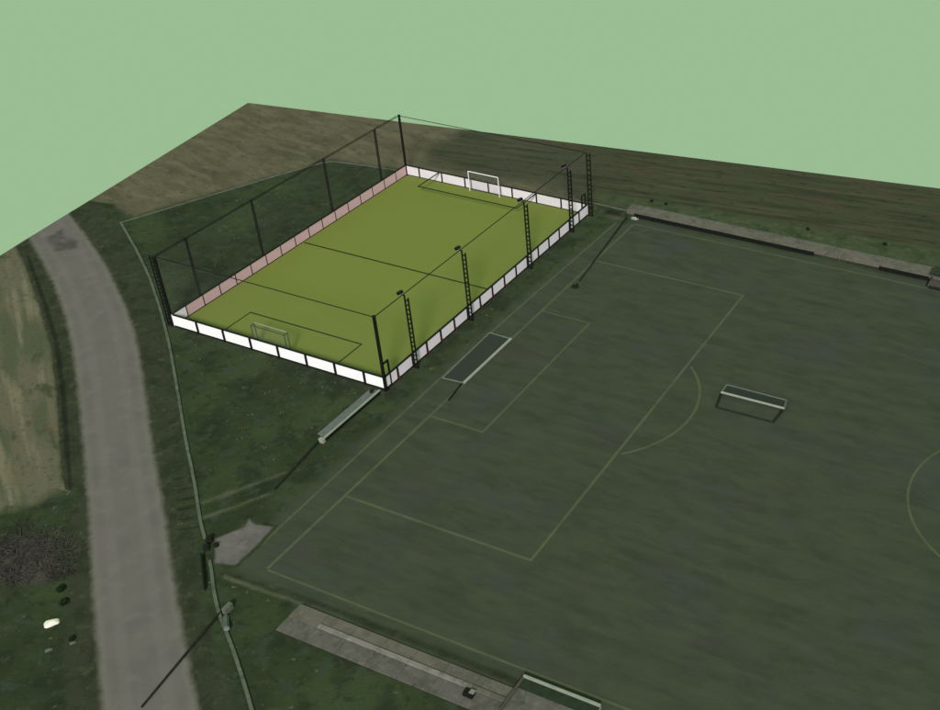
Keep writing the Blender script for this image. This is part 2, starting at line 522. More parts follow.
DI = np.array([(-20, 2.7), (-18.3, 1.6), (-11.86, -2.46), (-6.31, -6.19), (-0.84, -10.4), (4.1, -14.44), (8.0, -17.6)]) + np.array((0.34, 0.42))
sheet('ditch', DI, 0.0225, 'ditch', 0.30, 0.12, halfwidth=[.10, .14, .17, .17, .17, .17, .08])

# road
def resample(pl, n):
    pl = np.array(pl, float)
    L = np.concatenate([[0], np.cumsum(np.hypot(*np.diff(pl, axis=0).T))])
    t = np.linspace(0, L[-1], n)
    return np.stack([np.interp(t, L, pl[:, i]) for i in (0, 1)], 1)
def ext(pl, a, b):
    pl = [np.array(p, float) for p in pl]
    d0 = pl[0] - pl[1]; d1 = pl[-1] - pl[-2]
    return [pl[0] + d0 / np.linalg.norm(d0) * a] + pl + [pl[-1] + d1 / np.linalg.norm(d1) * b]
rl, rr = resample(ext(RL, 7, 26), 60), resample(ext(RR, 6, 24), 60)
mid = (rl + rr) / 2
hw = []
for i in range(60):
    t = mid[min(59, i + 1)] - mid[max(0, i - 1)]
    t /= np.linalg.norm(t)
    d = rr[i] - rl[i]
    hw.append(abs(t[0] * d[1] - t[1] * d[0]) / 2)
hw = np.convolve(np.pad(hw, 3, 'edge'), np.ones(7) / 7, 'valid')
road = sheet('road', mid, 0.026, 'road', 0.75, 0.3, halfwidth=hw)

# football pitch with its faded markings
PX0, PX1, PY0, PY1 = 24.45, 102.2, -17.55, 30.2
pitch = sheet('football_pitch', [(21.9, -18.4), (104, -18.6), (104, 31.2), (23.0, 31.2), (22.0, 20)], 0.008, 'pitch', 1.6, 0.5)
LW = 0.19
def line(name, pts, wd=LW, z=0.014):
    p = [Vector((x, y, 0)) for x, y in pts]
    m = MB()
    L, R = [], []
    for i, q in enumerate(p):
        t = (p[min(len(p) - 1, i + 1)] - p[max(0, i - 1)]).normalized()
        nrm = Vector((-t.y, t.x, 0)) * wd / 2
        L.append((q.x + nrm.x, q.y + nrm.y, z)); R.append((q.x - nrm.x, q.y - nrm.y, z))
    for i in range(len(p) - 1):
        m.face([L[i], R[i], R[i + 1], L[i + 1]])
    return m.build(name, 'line', pitch)
h = LW / 2
line('goal_line', [(PX0, PY0 + h), (PX0, PY1 - h)])
line('touch_line', [(PX0 + h, PY0), (PX1, PY0)], 0.15)
line('touch_line', [(PX0 + h, PY1), (PX1, PY1)], 0.15)
PB0, PB1, PBX = -10.41, 22.81, 37.9
line('penalty_area_line', [(PX0 + h, PB0), (PBX - h, PB0)])
line('penalty_area_line', [(PX0 + h, PB1), (PBX - h, PB1)])
line('penalty_area_line', [(PBX, PB0 - h), (PBX, PB1 + h)])
GB0, GB1, GBX = -1.25, 13.9, 28.72
line('goal_area_line', [(PX0 + h, GB0), (GBX - h, GB0)], 0.16)
line('goal_area_line', [(PX0 + h, GB1), (GBX - h, GB1)], 0.16)
line('goal_area_line', [(GBX, GB0 - h), (GBX, GB1 + h)], 0.16)
arc = []
for k in range(41):
    t = -1.2 + 2.4 * k / 40
    x, y = 33.2 + 7.5 * math.cos(t), 6.2 + 7.5 * math.sin(t)
    if x > PBX + h:
        arc.append((x, y))
line('penalty_arc', arc)
line('centre_circle', [(63.5 + 7.4 * math.cos(2 * math.pi * k / 80), 6.2 + 7.4 * math.sin(2 * math.pi * k / 80)) for k in range(81)], 0.17)
line('halfway_line', [(63.5, PY0 + .09), (63.5, PY1 - .09)])
line('corner_arc', [(PX0 + 1.6 * math.cos(-t * .15), PY1 - .08 - 1.6 * math.sin(t * .15)) for t in range(1, 10)], 0.10)
# the older line marked outside the goal line
line('outer_line', [(22.75, -16.5), (22.62, -5), (22.5, 5), (22.62, 15.2), (22.92, 30.8)], 0.15, 0.013)

# concrete pad by the gate and worn tracks
sheet('concrete_pad', [(19.95, -16.84), (20.8, -15.28), (20.52, -14.62), (21.23, -14.89), (22.34, -14.56), (22.56, -16.37), (22.55, -18.03), (21.38, -18.4)], 0.022, 'pad', 0.35, 0.12)
sheet('worn_track', [(15.0, -16.7), (16.82, -14.84), (18.37, -12.23), (19.6, -10.2)], 0.019, 'track', 0.5, 0.18, halfwidth=[.06, .16, .14, .05])
sheet('worn_track', [(16.4, -17.4), (18.02, -15.6), (19.2, -13.7), (20.04, -12.29)], 0.019, 'track', 0.45, 0.18, halfwidth=[.05, .13, .12, .05])
sheet('worn_track', [(22.71, -19.03), (25, -18.95), (28.1, -18.8)], 0.019, 'track', 0.32, 0.15, halfwidth=[.12, .13, .1])
sheet('bare_soil', [(20.6, 31.6), (22.8, 31.3), (23.3, 30.4), (22, 30.2), (20.6, 30.9)], 0.021, 'bare', 0.8, 0.3)
sheet('mossy_strip', [(26, -18.42), (34, -18.42), (48, -18.42), (60, -18.42)], 0.018, 'moss', 0.5, 0.2, halfwidth=[.1, .24, .24, .24])
sheet('tar_patch', [(-20.9, 6.0), (-18.0, 4.6), (-16.9, 5.8), (-18.0, 6.9), (-19.6, 6.9), (-20.9, 7.9)], 0.032, 'tar', 0.8, 0.2)  # shadow marks across the road, painted in as a darker patch
rut = [((15.3, -15.2), (16.2, -14.4)), ((15.9, -15.9), (16.9, -15.0)), ((16.6, -16.6), (17.6, -15.8)), ((17.2, -17.3), (18.3, -16.4)), ((13.3, -14.0), (14.2, -13.2)), ((14.3, -14.6), (15.2, -13.9))]
for a, b in rut:
    sheet('wheel_rut', [a, ((a[0] + b[0]) / 2 + .05, (a[1] + b[1]) / 2), b], 0.023, 'ditch', 0.3, 0.12, halfwidth=[.04, .13, .04])

# ------------------------------------------------------------------ caged court
CW, CL, HB, HP = 19.86, 30.1, 1.05, 6.06
ZC = 0.05
m = MB().box(0.0, CW, 0.0, CL, -0.05, ZC)
court = kind(m.build('turf_court', 'court'), 'structure')
def cline(name, x0, x1, y0, y1):
    return MB().box(x0, x1, y0, y1, ZC + 0.002, ZC + 0.008).build(name, 'court_line', court)
cline('halfway_line', 0.15, CW - 0.15, 14.81, 14.98)
cline('penalty_box_line', 3.90, 4.02, 0.15, 3.88)
cline('penalty_box_line', 14.62, 14.74, 0.15, 3.88)
cline('penalty_box_line', 3.90, 14.74, 3.90, 4.04)

LONG = [1.45 + 1.797 * k for k in range(16)]            # posts along the long sides
NEAR = [2.51 + 2.6 * k for k in range(7)]
FAR = [1.52 + 2.6 * k for k in range(7)]
_cache = {}
def panel_mesh(wd, t, hh):
    key = (round(wd, 3), t, hh)
    if key not in _cache:
        _cache[key] = MB().box(0.0, wd, -t / 2, t / 2, 0, hh, 0.006).mesh('board_panel')
    me = _cache[key]
    return me
def fence_side(name, label, start, ang, length, divs, mat0, mats, post_w, post_out, net_label=None, gate=None, brace=None):
    """one side of the boarded cage; local x runs along the side, local -y points out of the court"""
    t = thing(name, label, 'court fence', (start[0], start[1], 0), 'boarded sides of the caged court', ang)
    xs = [0.0] + list(divs) + [length]
    for i in range(len(xs) - 1):
        a, b = xs[i], xs[i + 1]
        if gate and i == gate[0]:
            a, b = (a + gate[1], b) if gate[2] > 0 else (a, b - gate[1])
        me = panel_mesh(b - a - 0.02, 0.05, HB - 0.07).copy()
        me.materials.append(M[mats(i) or mat0])
        o = link('board_panel', me, None, t)
        o.location = (a + 0.01, 0, 0.05)
    pm = MB().box(-post_w / 2, post_w / 2, -post_out, 0.035, 0, HB + 0.012, 0.01).mesh('post')
    pm.materials.append(M['black'])
    for x in divs:
        o = link('post', pm, None, t)
        o.location = (x, 0, 0)
    MB().box(0.12, length - 0.12, -0.07, 0.065, HB - 0.03, HB + 0.065, 0.01).build('top_rail', 'black', t)
    MB().box(0.12, length - 0.12, -0.045, 0.045, 0.0, 0.12).build('bottom_rail', 'black', t)
    uvquad('net', [(0.1, 0, HB + 0.06), (length - 0.1, 0, HB + 0.06), (length - 0.1, 0, HP), (0.1, 0, HP)], 'net', t,
           [(0, 0), (length, 0), (length, HP - HB), (0, HP - HB)])
    MB().tube((0, 0, HP), (length, 0, HP), 0.035).build('top_cable', 'black', t)
    if brace:
        bm_ = MB().tube((0, -post_out, 0.42), (0, -post_out - 0.13, 0.02), 0.042).mesh('brace')
        bm_.materials.append(M['red'])
        for x in brace:
            o = link('brace', bm_, None, t)
            o.location = (x, 0, 0)
    if gate:
        gx = gate[3]
        gt = MB()
        for x in (gx, gx + gate[1] - 0.1):
            gt.box(x - 0.05, x + 0.05, -0.06, 0.06, 0, 2.2)
        gt.box(gx + 0.051, gx + gate[1] - 0.151, -0.055, 0.055, 2.08, 2.195)
        gt.box(gx + 0.051, gx + gate[1] - 0.151, -0.055, 0.055, 0.06, 0.16)
        go = gt.build('gate', 'black', t)
        MB().box(gx + 0.053, gx + gate[1] - 0.153, -0.02, 0.02, 0.17, HB - 0.03).build('gate_board', 'grey_board', go)
        MB().box(gx + 0.06, gx + 0.10, -0.11, -0.07, 1.05, 1.2).build('handle', 'black', go)
    return t

# end by the long zinc shelter
fence_side('court_fence', 'white boarded court end with black posts facing the grass plot and the shelter', (0, 0), 0.0, CW, NEAR, 'white_board', lambda i: None, 0.19, 0.09)
# end by the harrowed field: seen from inside
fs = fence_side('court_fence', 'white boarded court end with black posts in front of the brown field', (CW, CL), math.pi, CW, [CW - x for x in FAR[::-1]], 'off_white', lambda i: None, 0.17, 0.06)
# long side by the football pitch
fence_side('court_fence', 'long pale grey boarded court side with red braced posts along the football pitch', (CW, 0), math.pi / 2, CL, LONG, 'grey_board', lambda i: None, 0.16, 0.08,
           gate=(0, 0.72, 1, 0.02), brace=[LONG[k] for k in (0, 2, 3, 4, 6, 7, 8)])
# long side by the grass plot: dusty pink faces towards the court
fl = fence_side('court_fence', 'long dusty pink boarded court side backing onto the rough grass plot', (0, CL), -math.pi / 2, CL, [CL - y for y in LONG[::-1]], 'pink_board',
                lambda i: 'grey_board' if i == len(LONG) else None, 0.10, 0.07)
MB().tube((0, -0.31, HP - 0.08), (CL, -0.31, HP - 0.08), 0.03).build('rear_cable', 'black', fl)

# gate at the field end of the pitch side is a frame standing in the last bay
gt = thing('court_gate', 'black narrow gate frame beside the corner mast at the brown field end', 'gate', (CW, 29.30, 0), 'gates of the caged court', math.pi / 2)
gb = MB()
for x in (0.0, 0.62):
    gb.box(x - 0.05, x + 0.05, 0.07, 0.17, 0, 2.2)
gb.box(0.051, 0.569, 0.075, 0.165, 2.09, 2.195)
gb.box(0.051, 0.569, 0.075, 0.165, 0.05, 0.15)
gb.build('gate_frame', 'black', gt)
MB().box(0.055, 0.565, 0.10, 0.14, 0.16, 1.0).build('gate_board', 'grey_board', gt)

# level dark frame carried at board height in front of the goal at the field end
pf = MB()
pf.box(3.93, 4.05, 26.62, CL - 0.08, HB + 0.067, HB + 0.11).box(14.55, 14.67, 26.62, CL - 0.08, HB + 0.067, HB + 0.11).box(3.93, 14.67, 26.50, 26.619, HB + 0.067, HB + 0.11)
pf.build('penalty_box_frame', 'court_line', fs)
bpy.context.view_layer.update()
for o in fs.children:
    if o.name.startswith('penalty_box_frame'):
        o.matrix_parent_inverse = fs.matrix_world.inverted()

# lattice masts and corner posts
NR = 15
def mast(label, x, y, out, lamp=True, thick=0.065, gap=0.30, outer_drop=0.16, group=None, rungs=NR, main=None):
    t = thing('lattice_mast', label, 'mast', (x, y, 0), group, 0.0 if out > 0 else math.pi)
    mr = main or thick
    MB().tube((0.12, 0, 0), (0.12, 0, HP + 0.02), mr, 8).build('upright', 'black', t)
    xo = 0.12 + gap
    MB().tube((xo, 0, 0), (xo, 0, HP - outer_drop), thick, 8).build('upright', 'black', t)
    rm = MB().tube((0.12 + mr * .7, 0, 0), (xo - thick * .7, 0, 0.05), 0.055, 6).mesh('rung')
    rm.materials.append(M['black'])
    for k in range(rungs):
        o = link('rung', rm, None, t)
        o.location = (0, 0, 0.25 + k * (HP - outer_drop - 0.5) / (rungs - 1))
    MB().box(0.03, xo + 0.08, -0.10, 0.10, 0.0, 0.04).build('base_plate', 'black', t)
    if lamp:
        h_ = MB()
        h_.box(-0.19, 0.19, -0.19, 0.19, -0.12, 0.12, 0.04)
        f = h_.build('floodlight', 'black', t)
        f.location = (-0.22, 0.0, HP + 0.13)
        f.rotation_euler = (0, math.radians(-28), 0)
        l_ = MB().box(-0.15, 0.15, -0.15, 0.15, -0.142, -0.122).build('lens', 'lens', f)
        MB().box(-0.11, 0.11, -0.11, 0.11, 0.122, 0.145).build('cooling_plate', 'grey_tube', f)
        MB().tube((0.12, 0, HP - 0.05), (-0.20, 0, HP + 0.12), 0.05).build('bracket', 'black', t)
    return t
ORD = ['first', 'second', 'third', 'last']
TY = [3.25, 10.44, 19.42, 26.61]
for k, y in enumerate(TY):
    mast('black lattice floodlight mast on the pitch side, %s from the shelter end' % ORD[k], CW + 0.02, y, 1, True, group='floodlight masts along the pitch side')
for k, y in enumerate(TY):
    mast('black lattice net mast behind the pink boards, %s from the road end' % ORD[k], -0.02, y, -1, False, 0.05, 0.17, 0.10, 'net masts behind the pink boards', 22)
mast('tall black ladder-like corner mast between the pitch and the brown field', CW + 0.02, CL - 0.05, 1, False, 0.055, 0.34, -0.02, 'corner masts', 13)
mast('stout black corner mast with a thick upright beside the road fence', -0.02, 0.0, -1, False, 0.055, 0.46, 0.02, 'corner masts', 18, 0.15)
def corner(label, x, y, r):
    t = thing('corner_post', label, 'post', (x, y, 0), 'plain corner posts of the court')
    MB().tube((0, 0, 0), (0, 0, HP + 0.03), r, 10).build('shaft', 'black', t)
    MB().box(-0.2, 0.2, -0.2, 0.2, 0, 0.05).build('base_plate', 'black', t)
    MB().tube((0, 0, HP + 0.031), (0, 0, HP + 0.09), r * 1.15, 10).build('cap', 'black', t)
corner('plain black corner post beside the gate and the zinc shelter', CW, 0.0, 0.125)
corner('plain black corner post where pink boards meet the brown field end', 0.0, CL, 0.12)

# small goals in the court
def small_goal(label, x0, x1, y, back, tmat, bmat, k=1.0):
    t = thing('small_goal', label, 'goal', ((x0 + x1) / 2, y, ZC), 'small court goals')
    hw_ = (x1 - x0) / 2
    cmat = tmat if tmat == 'white_tube' else 'goal_pale'
    for sx in (-1, 1):
        MB().tube((sx * hw_, 0, 0), (sx * hw_, 0, 2.0), 0.045 * k, 8).build('post', tmat, t)
        MB().tube((sx * hw_, back, 0), (sx * hw_, back * 0.9, 1.95), 0.035, 8).build('rear_post', bmat, t)
        MB().tube((sx * hw_, 0.0, 1.97), (sx * hw_, back * 0.9, 1.93), 0.035, 8).build('side_bar', bmat, t)
    MB().tube((-hw_, 0, 2.0), (hw_, 0, 2.0), 0.048 * k, 8).build('crossbar', cmat, t)
    MB().tube((-hw_, back * .9, 1.95), (hw_, back * .9, 1.95), 0.035, 8).build('rear_bar', bmat, t)
    MB().tube((-hw_, back, 0.03), (hw_, back, 0.03), 0.035, 8).build('ground_bar', bmat, t)
    uvquad('net', [(-hw_, back, 0.05), (hw_, back, 0.05), (hw_, back * .9, 1.93), (-hw_, back * .9, 1.93)], 'small_net', t, [(0, 0), (2 * hw_, 0), (2 * hw_, 1.9), (0, 1.9)])
    for sx in (-1, 1):
        uvquad('side_net', [(sx * hw_, 0, 0.05), (sx * hw_, back, 0.05), (sx * hw_, back * .9, 1.9), (sx * hw_, 0, 1.95)], 'small_net', t, [(0, 0), (.5, 0), (.5, 1.9), (0, 1.9)])
small_goal('small dark-posted goal inside the court at the shelter end', 7.82, 10.92, 0.62, -0.38, 'grey_tube', 'grey_tube', 0.85)
small_goal('small white-posted goal inside the court against the brown field end boards', 7.50, 10.76, 29.66, 0.32, 'white_tube', 'grey_tube', 0.86)

# ------------------------------------------------------------------ low walls round the ground
def wall_line(name, label, pl, wd, hh, mat, group):
    pl = [Vector((x, y, 0)) for x, y in pl]
    sec = [(-.5, 0), (-.5, .8), (-.38, 1), (.38, 1), (.5, .8), (.5, 0)]
    m = MB()
    rows = []
    for i, q in enumerate(pl):
        tt = (pl[min(len(pl) - 1, i + 1)] - pl[max(0, i - 1)]).normalized()
        nn = Vector((-tt.y, tt.x, 0))
        rows.append([m.bm.verts.new(q + nn * (s * wd) + Vector((0, 0, z * hh))) for s, z in sec])
    for a, b in zip(rows, rows[1:]):
        for j in range(len(sec) - 1):
            m.bm.faces.new((a[j], a[j + 1], b[j + 1], b[j]))
    m.bm.faces.new(rows[0]); m.bm.faces.new(rows[-1][::-1])
    o = m.build(name, mat, None)
    return tag(o, label, 'wall', group)
def dense(pl, step=0.8, wob=0.012):
    pl = np.array(pl, float)
    L = np.hypot(*np.diff(pl, axis=0).T).sum()
    r = resample(pl, max(3, int(L / step)))
    for _ in range(2):
        r[1:-1] = (r[:-2] + 2 * r[1:-1] + r[2:]) / 4
    for p in r[1:-1]:
        p += (rnd.uniform(-wob, wob), rnd.uniform(-wob, wob))
    return r.tolist()
wall_line('low_wall', 'low pale concrete kerb wall curving along the road verge beside the grass plot', dense(FENCE), 0.20, 0.12, 'pale_conc', 'kerb walls round the ground')
wall_line('low_wall', 'low pale concrete kerb wall running from the black gate past the fence post', dense(FENCE2), 0.20, 0.12, 'pale_conc', 'kerb walls round the ground')
wall_line('low_wall', 'thin pale kerb wall between the grass plot and the brown fields', dense(BACKF), 0.11, 0.08, 'pale_conc', 'kerb walls round the ground')

# black gate by the concrete pad
g = thing('entrance_gate', 'low black gate with dark bollards beside the concrete pad', 'gate', (20.2, -17.8, 0))
for (x, y, r, hh) in ((-0.42, 0.68, 0.24, 0.34), (-0.12, 0.10, 0.22, 0.30), (0.25, 0.52, 0.16, 0.22)):
    m = MB().tube((x, y, 0), (x, y, hh), r, 10, r * .75)
    m.build('bollard', 'dark_rod', g)
m = MB()
a, b = Vector((0.15, -0.55, 0)), Vector((2.25, -2.5, 0))
d = (b - a)
for k in range(5):
    p = a + d * (k / 4)
    m.tube(p, p + Vector((0, 0, .30)), 0.06, 6)
m.tube(a + Vector((0, 0, .28)), b + Vector((0, 0, .28)), 0.07, 6).tube(a + Vector((0, 0, .12)), b + Vector((0, 0, .12)), 0.09, 6)
m.build('leaf', 'dark_rod', g)

# pale fence post with its block
p = thing('fence_post', 'short pale post with a bluish block on the kerb wall', 'post', (24.75, -21.15, 0))
MB().box(-0.14, 0.14, -0.12, 0.50, 0, 0.42, 0.02).build('post', 'pale_conc', p)
MB().tube((0.2, -0.2, 0.0), (1.05, -1.0, 0.26), 0.16, 8).build('block', 'zinc', p)

# cast shadows of the floodlight masts, shaped as thin dark rods on the ground
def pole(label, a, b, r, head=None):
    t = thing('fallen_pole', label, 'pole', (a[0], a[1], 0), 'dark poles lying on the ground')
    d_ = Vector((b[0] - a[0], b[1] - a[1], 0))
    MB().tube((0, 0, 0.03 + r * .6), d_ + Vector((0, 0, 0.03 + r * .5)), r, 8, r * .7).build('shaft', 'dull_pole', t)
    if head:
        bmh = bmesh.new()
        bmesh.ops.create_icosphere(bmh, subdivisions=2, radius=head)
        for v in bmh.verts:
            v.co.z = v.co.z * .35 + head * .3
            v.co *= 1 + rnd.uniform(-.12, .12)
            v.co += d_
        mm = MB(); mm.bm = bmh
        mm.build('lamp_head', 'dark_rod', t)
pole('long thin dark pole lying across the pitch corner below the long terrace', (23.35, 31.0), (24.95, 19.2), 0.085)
o = thing('lamp_head', 'round dark lamp head lying at the end of the long pole', 'lamp', (25.04, 18.27, 0))  # cast shadow of the mast lamp, shaped as a flattened lump
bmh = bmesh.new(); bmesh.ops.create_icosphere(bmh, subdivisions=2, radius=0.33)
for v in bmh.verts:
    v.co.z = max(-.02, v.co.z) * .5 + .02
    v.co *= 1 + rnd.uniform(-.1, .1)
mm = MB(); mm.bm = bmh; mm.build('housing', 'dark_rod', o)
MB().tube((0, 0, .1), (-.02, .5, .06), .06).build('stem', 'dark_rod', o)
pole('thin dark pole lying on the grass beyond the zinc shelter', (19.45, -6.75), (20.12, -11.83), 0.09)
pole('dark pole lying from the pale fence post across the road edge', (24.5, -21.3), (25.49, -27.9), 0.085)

# ------------------------------------------------------------------ full-size goals on the pitch
t = thing('tipped_goal', 'white goal tipped flat on its net beside the court boards', 'goal', (23.5, 6.1, 0.01), 'goals on the football pitch')
P = [(-0.80, -3.25), (-0.98, 3.30), (0.97, 3.20), (0.96, -3.16)]
MB().tube((*P[2], 0.10), (*P[3], 0.10), 0.11, 8).build('crossbar', 'goal_pale', t)
MB().tube((*P[0], 0.05), (*P[1], 0.05), 0.06, 8).build('ground_bar', 'goal_dull', t)
MB().tube((*P[1], 0.05), (*P[2], 0.09), 0.06, 8).build('post', 'goal_dull', t)
MB().tube((*P[0], 0.05), (*P[3], 0.09), 0.06, 8).build('post', 'goal_dull', t)
uvquad('net', [(x, y, 0.045) for x, y in P], 'goal_net', t, [(0, 0), (0, 6.5), (1.9, 6.5), (1.9, 0)])
MB().tube((0.85, -3.3, 0.05), (1.12, -5.3, 0.04), 0.07, 6).build('dark_stay', 'dark_rod', t)  # cast shadow of the goal post, shaped as a dark rod

t = thing('portable_goal', 'portable goal with white bar and black ground frame alone on the pitch', 'goal', (43.9, 9.5, 0.014), 'goals on the football pitch')
MB().tube((-2.33, 0.0, 0.22), (2.33, 0.08, 0.22), 0.085, 8).build('crossbar', 'goal_pale', t)
MB().tube((-2.41, 1.22, 0.06), (2.06, 1.25, 0.06), 0.05, 8).build('rear_bar', 'goal_dull', t)
MB().tube((-2.33, 0.0, 0.21), (-2.40, 1.2, 0.06), 0.075, 8).build('side_bar', 'goal_dull', t)
MB().tube((2.33, 0.08, 0.21), (2.08, 1.23, 0.06), 0.075, 8).build('side_bar', 'goal_dull', t)
uvquad('net', [(-2.3, 0.05, .18), (2.3, 0.1, .18), (2.05, 1.2, .07), (-2.38, 1.18, .07)], 'goal_net', t, [(0, 0), (4.6, 0), (4.6, 1.2), (0, 1.2)])
MB().tube((-2.05, -1.56, 0.06), (2.13, -1.50, 0.06), 0.055, 8).build('ground_bar', 'dull_pole', t)  # this and the next two bars: the goal's cast shadow given shape
MB().tube((-2.05, -1.56, 0.06), (-2.30, -0.05, 0.10), 0.075, 8).build('ground_bar', 'dull_pole', t)
MB().tube((2.13, -1.50, 0.06), (2.28, 0.03, 0.10), 0.075, 8).build('ground_bar', 'dull_pole', t)

# ------------------------------------------------------------------ zinc shelter at the court corner
t = thing('bench_shelter', 'long low zinc-roofed bench shelter in the grass beside the plain court corner post', 'shelter', (19.6, -3.45, 0))
m = MB()
m.face([(0.22, -3.1, .30), (0.22, 2.9, .30), (-0.80, 2.95, .03), (-0.80, -2.7, .03)]).face([(0.22, -3.1, .27), (-0.80, -2.7, .0), (-0.80, 2.95, .0), (0.22, 2.9, .27)])
m.build('roof', 'zinc', t)
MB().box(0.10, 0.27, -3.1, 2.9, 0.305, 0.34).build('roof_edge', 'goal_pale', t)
MB().box(0.16, 0.22, -3.08, 2.88, 0.0, 0.262).build('front_board', 'dark_skirt', t)  # black strip put in for the shadow beside the roof
MB().box(-0.12, 0.26, -3.38, -3.11, 0.0, 0.33, 0.02).build('end_block', 'goal_pale', t)
MB().tube((-0.3, 2.6, 0.16), (-0.3, 2.6, 0.36), 0.15, 10).build('vent', 'dark_rod', t)

# ------------------------------------------------------------------ far terrace
t = thing('spectator_terrace', 'long grey concrete terrace with black front boards below the brown field', 'terrace', (22.9, 31.4, 0))
n = 20
L_ = 80.0 / n
for k in range(int(n)):
    a = k * L_
    me = MB().box(a + 0.012, a + L_ - 0.012, 0.42, 1.50 + 0.012 * k * L_ * 0.9, 0.0, 0.40 + rnd.uniform(-.006, .006), 0.012).build('slab', 'conc', t)
MB().box(0, 80, 1.52, 1.66, 0, 0.43).build('rear_kerb', 'pale_conc', t)
bpy.context.view_layer.update()
for (a, b) in ((1.0, 18.0), (23.8, 27.9)):
    MB().box(a, b, 0.06, 0.415, 0.375, 0.418).build('front_step', 'conc', t)
    MB().box(a, b, 0.0, 0.10, 0.0, 0.37).build('front_board', 'dark_skirt', t)  # black face put in for the shadow strip along the terrace
b = thing('white_bag', 'small white bundle lying at the end of the long terrace', 'bag', (24.05, 31.12, 0))
bmh = bmesh.new(); bmesh.ops.create_icosphere(bmh, subdivisions=3, radius=0.36)
for v in bmh.verts:
    v.co = Vector((v.co.x * 1.0, v.co.y * .5, max(-.02, v.co.z) * .6)) * (1 + .12 * math.sin(v.co.x * 17) * math.sin(v.co.y * 13))
mm = MB(); mm.bm = bmh; mm.build('bundle', 'goal_pale', b)
MB().tube((0.33, 0, .08), (0.42, 0.02, .14), .05).build('knot', 'goal_pale', b)
sheet('soil_heap_ground', [(21.0, 31.7), (22.4, 31.9), (22.6, 31.2), (21.2, 31.0)], 0.024, 'ditch', 0.5, 0.2)

t = thing('dugout', 'dark roofed dugout standing against the long terrace below the field', 'dugout', (51.0, 30.9, 0))
MB().box(0.0, 3.6, 0.25, 1.5, 0.86, 0.92).build('roof', 'dugout_green', t)
MB().box(0.0, 3.6, -0.7, 0.24, 0.30, 0.36).build('bench', 'brown_grey', t)
MB().box(0.0, 0.06, -0.7, 1.5, 0.0, 0.28).build('side_wall', 'brown_grey', t)
MB().box(3.54, 3.6, -0.7, 1.5, 0.0, 0.28).build('side_wall', 'brown_grey', t)
MB().box(0.0, 3.6, 1.42, 1.5, 0.0, 0.85).build('rear_wall', 'dark_skirt', t)
MB().box(0.061, 3.539, -0.70, -0.62, 0.0, 0.10).build('front_sill', 'dark_skirt', t)

# ------------------------------------------------------------------ near terrace and dugout
t = thing('spectator_terrace', 'short weathered concrete terrace with a pale step beside the green dugout', 'terrace', (28.1, -20.95, 0))
for k in range(7):
    a = k * 1.98
    MB().box(a + .01, a + 1.97, 0.0, 1.02, 0.0, 0.10 + rnd.uniform(-.006, .006), 0.01).build('slab', 'conc_dark', t)
    MB().box(a + .01, a + 1.97, 1.30, 2.05, 0.0, 0.12 + rnd.uniform(-.006, .006), 0.01).build('slab', 'conc', t)
    MB().box(a + .012, a + 1.968, 1.025, 1.295, 0.0, 0.20 if k else 0.12, 0.01).build('step_edge', 'pale_edge' if 0 < k < 6 else 'conc', t)
b = thing('dark_crate', 'small dark crate with a pale lid on the short terrace', 'crate', (40.15, -20.2, 0.10))
MB().box(-0.35, 0.22, -0.24, 0.16, 0, 0.22, 0.02).build('body', 'dark_skirt', b)
MB().box(-0.05, 0.24, -0.10, 0.18, 0.225, 0.26, 0.01).build('lid', 'pale_edge', b)

t = thing('dugout', 'green roofed dugout with a pale front beam beside the short terrace', 'dugout', (42.06, -20.6, 0))
MB().box(0.0, 4.5, 2.40, 2.54, 0.0, 0.36, 0.01).build('front_beam', 'goal_pale', t)
MB().box(0.12, 4.5, 1.75, 2.38, 0.20, 0.25).build('roof', 'dugout_green', t)
MB().box(0.12, 4.5, 0.1, 1.74, 0.16, 0.22).build('rear_roof', 'conc_dark', t)
MB().box(-0.04, 0.11, 0.1, 2.36, 0.0, 0.30).build('side_wall', 'brown_grey', t)
MB().box(0.12, 4.5, 0.1, 0.2, 0.0, 0.15).build('rear_wall', 'brown_grey', t)

# ------------------------------------------------------------------ scrub, stones and shrubs
def bush(label, x, y, r, hh, n, mat, group):
    t = thing('bare_bush', label, 'bush', (x, y, 0), group)
    m = MB()
    for _ in range(n):
        a = rnd.uniform(0, 2 * math.pi)
        rad = r * math.sqrt(rnd.random())
        p = Vector((math.cos(a) * rad * .55, math.sin(a) * rad * .55, 0))
        q = Vector((math.cos(a) * rad, math.sin(a) * rad, hh * rnd.uniform(.4, 1) * (1 - .5 * rad / r)))
        mid_ = (p + q) / 2 + Vector((rnd.uniform(-.15, .15), rnd.uniform(-.15, .15), .12))
        m.tube(p, mid_, 0.018, 3, 0.013).tube(mid_, q, 0.013, 3, 0.005)
        for _k in range(3):
            e = q + Vector((rnd.uniform(-.35, .35), rnd.uniform(-.35, .35), rnd.uniform(-.1, .2)))
            m.tube(mid_.lerp(q, rnd.random()), e, 0.008, 3, 0.004)
    m.build('twigs', mat, t)
    s = MB()
    for k in range(5):
        a = k * 1.26
        s.tube((0, 0, 0), (math.cos(a) * r * .3, math.sin(a) * r * .3, hh * .5), 0.05, 5, 0.02)
    s.build('stems', 'twig_dark', t)
SB = [(9.3, -21.6, 1.3), (11.0, -21.2, 1.2), (12.6, -21.4, 1.1), (10.6, -22.9, 1.3), (12.6, -22.9, 1.2), (8.6, -23.3, 1.4), (13.9, -22.6, 0.8), (11.6, -24.0, 1.0)]
for k, (x, y, r) in enumerate(SB):
    bush('grey-brown leafless bush in the thicket at the meadow end beside the road', x, y, r * 1.25, 0.20, 70, 'twig' if k % 3 else 'twig_dark', 'leafless bushes of the thicket')
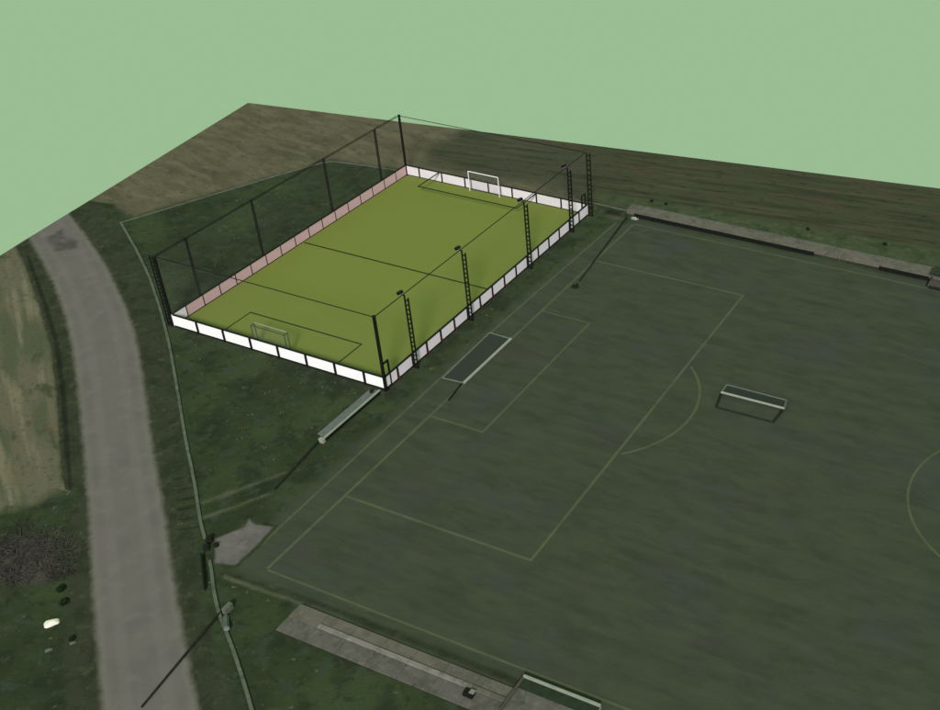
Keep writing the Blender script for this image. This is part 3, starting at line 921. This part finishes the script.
def shrub(label, x, y, r, hh, n, group):
    t = thing('low_shrub', label, 'shrub', (x, y, 0), group)
    m = MB()
    for _ in range(n):
        a, b_ = rnd.uniform(0, 2 * math.pi), math.acos(rnd.uniform(0, 1))
        k = rnd.uniform(.5, 1)
        c = Vector((math.cos(a) * math.sin(b_) * r * k, math.sin(a) * math.sin(b_) * r * k, math.cos(b_) * hh * k + .02))
        u = Vector((rnd.uniform(-1, 1), rnd.uniform(-1, 1), rnd.uniform(-.5, .5))).normalized() * .09
        v = u.cross(Vector((rnd.uniform(-1, 1), rnd.uniform(-1, 1), 1))).normalized() * .05
        m.face([c - u, c + v, c + u, c - v])
    m.build('leaves', 'leaf_dark', t)
    MB().tube((0, 0, 0), (0, 0, hh * .6), .03, 5, .015).build('stem', 'twig_dark', t)
for k, (x, y, r) in enumerate(((15.0, -23.7, .30), (16.0, -24.35, .28), (18.6, -26.1, .16))):
    shrub('small dark shrub in the roadside grass, %s from the thicket' % ['first', 'second', 'last'][k], x, y, r, .18, 110, 'dark shrubs beside the road')
for k, (x, y, r) in enumerate(((23.99, 34.92, .15), (25.43, 34.91, .16), (38.9, 35.76, .15), (45.85, 35.94, .18))):
    shrub('tiny dark shrub on the bank behind the long terrace, %s from the court' % ['first', 'second', 'third', 'last'][k], x, y, r, .25, 80, 'dark shrubs on the grass bank')
def stone(label, x, y, r, mat):
    bmh = bmesh.new(); bmesh.ops.create_icosphere(bmh, subdivisions=3, radius=r)
    for v in bmh.verts:
        k = 1 + .16 * math.sin(v.co.x * 9 / r * .4 + 1) * math.cos(v.co.y * 8 / r * .4) + rnd.uniform(-.03, .03)
        v.co = Vector((v.co.x * 1.25, v.co.y * .8, max(-.05 * r, v.co.z) * .5)) * k
    mm = MB(); mm.bm = bmh
    o = mm.build('stone', mat)
    o.location = (x, y, 0.0)
    o.rotation_euler = (0, 0, .9)
    return o
tag(stone('', 16.64, -25.75, .36, 'rock'), 'large bright white stone in the grass beside the road', 'stone')
tag(stone('', 18.08, -27.19, .18, 'pale_conc'), 'small dull stone in the grass near the large white stone', 'stone')
tag(stone('', 18.84, -26.29, .16, 'pale_conc'), 'small dull stone at the verge near the large white stone', 'stone')

# pale grass tufts on the rough plot
m = bmesh.new()
plot = np.array([(-16.0, 11.5), (-11.5, 8.5), (-6.5, 5.2), (-1.5, 1.0), (3.0, -2.5), (8.2, -7), (12.5, -10.8), (16, -13.2), (18.5, -9.5), (18.7, -0.6), (-0.8, -0.6), (-0.8, 29.5), (-8.2, 29)])
for _ in range(120):
    while True:
        q = np.array([[rnd.uniform(-17, 19), rnd.uniform(-14, 30)]])
        if inside(q, plot)[0]:
            break
    for _k in range(rnd.randint(5, 14)):
        x, y = q[0][0] + rnd.gauss(0, .16), q[0][1] + rnd.gauss(0, .12)
        a = rnd.uniform(0, 6.28)
        dx, dy = math.cos(a) * .025, math.sin(a) * .025
        hx, hy = rnd.uniform(-.12, .12), rnd.uniform(-.12, .12)
        vs = [m.verts.new(p) for p in ((x - dx, y - dy, 0), (x + dx, y + dy, 0), (x + hx, y + hy, rnd.uniform(.05, .14)))]
        m.faces.new(vs)
me = bpy.data.meshes.new('pale_grass_tufts')
m.to_mesh(me); m.free()
kind(link('pale_grass_tufts', me, 'tuft'), 'stuff')
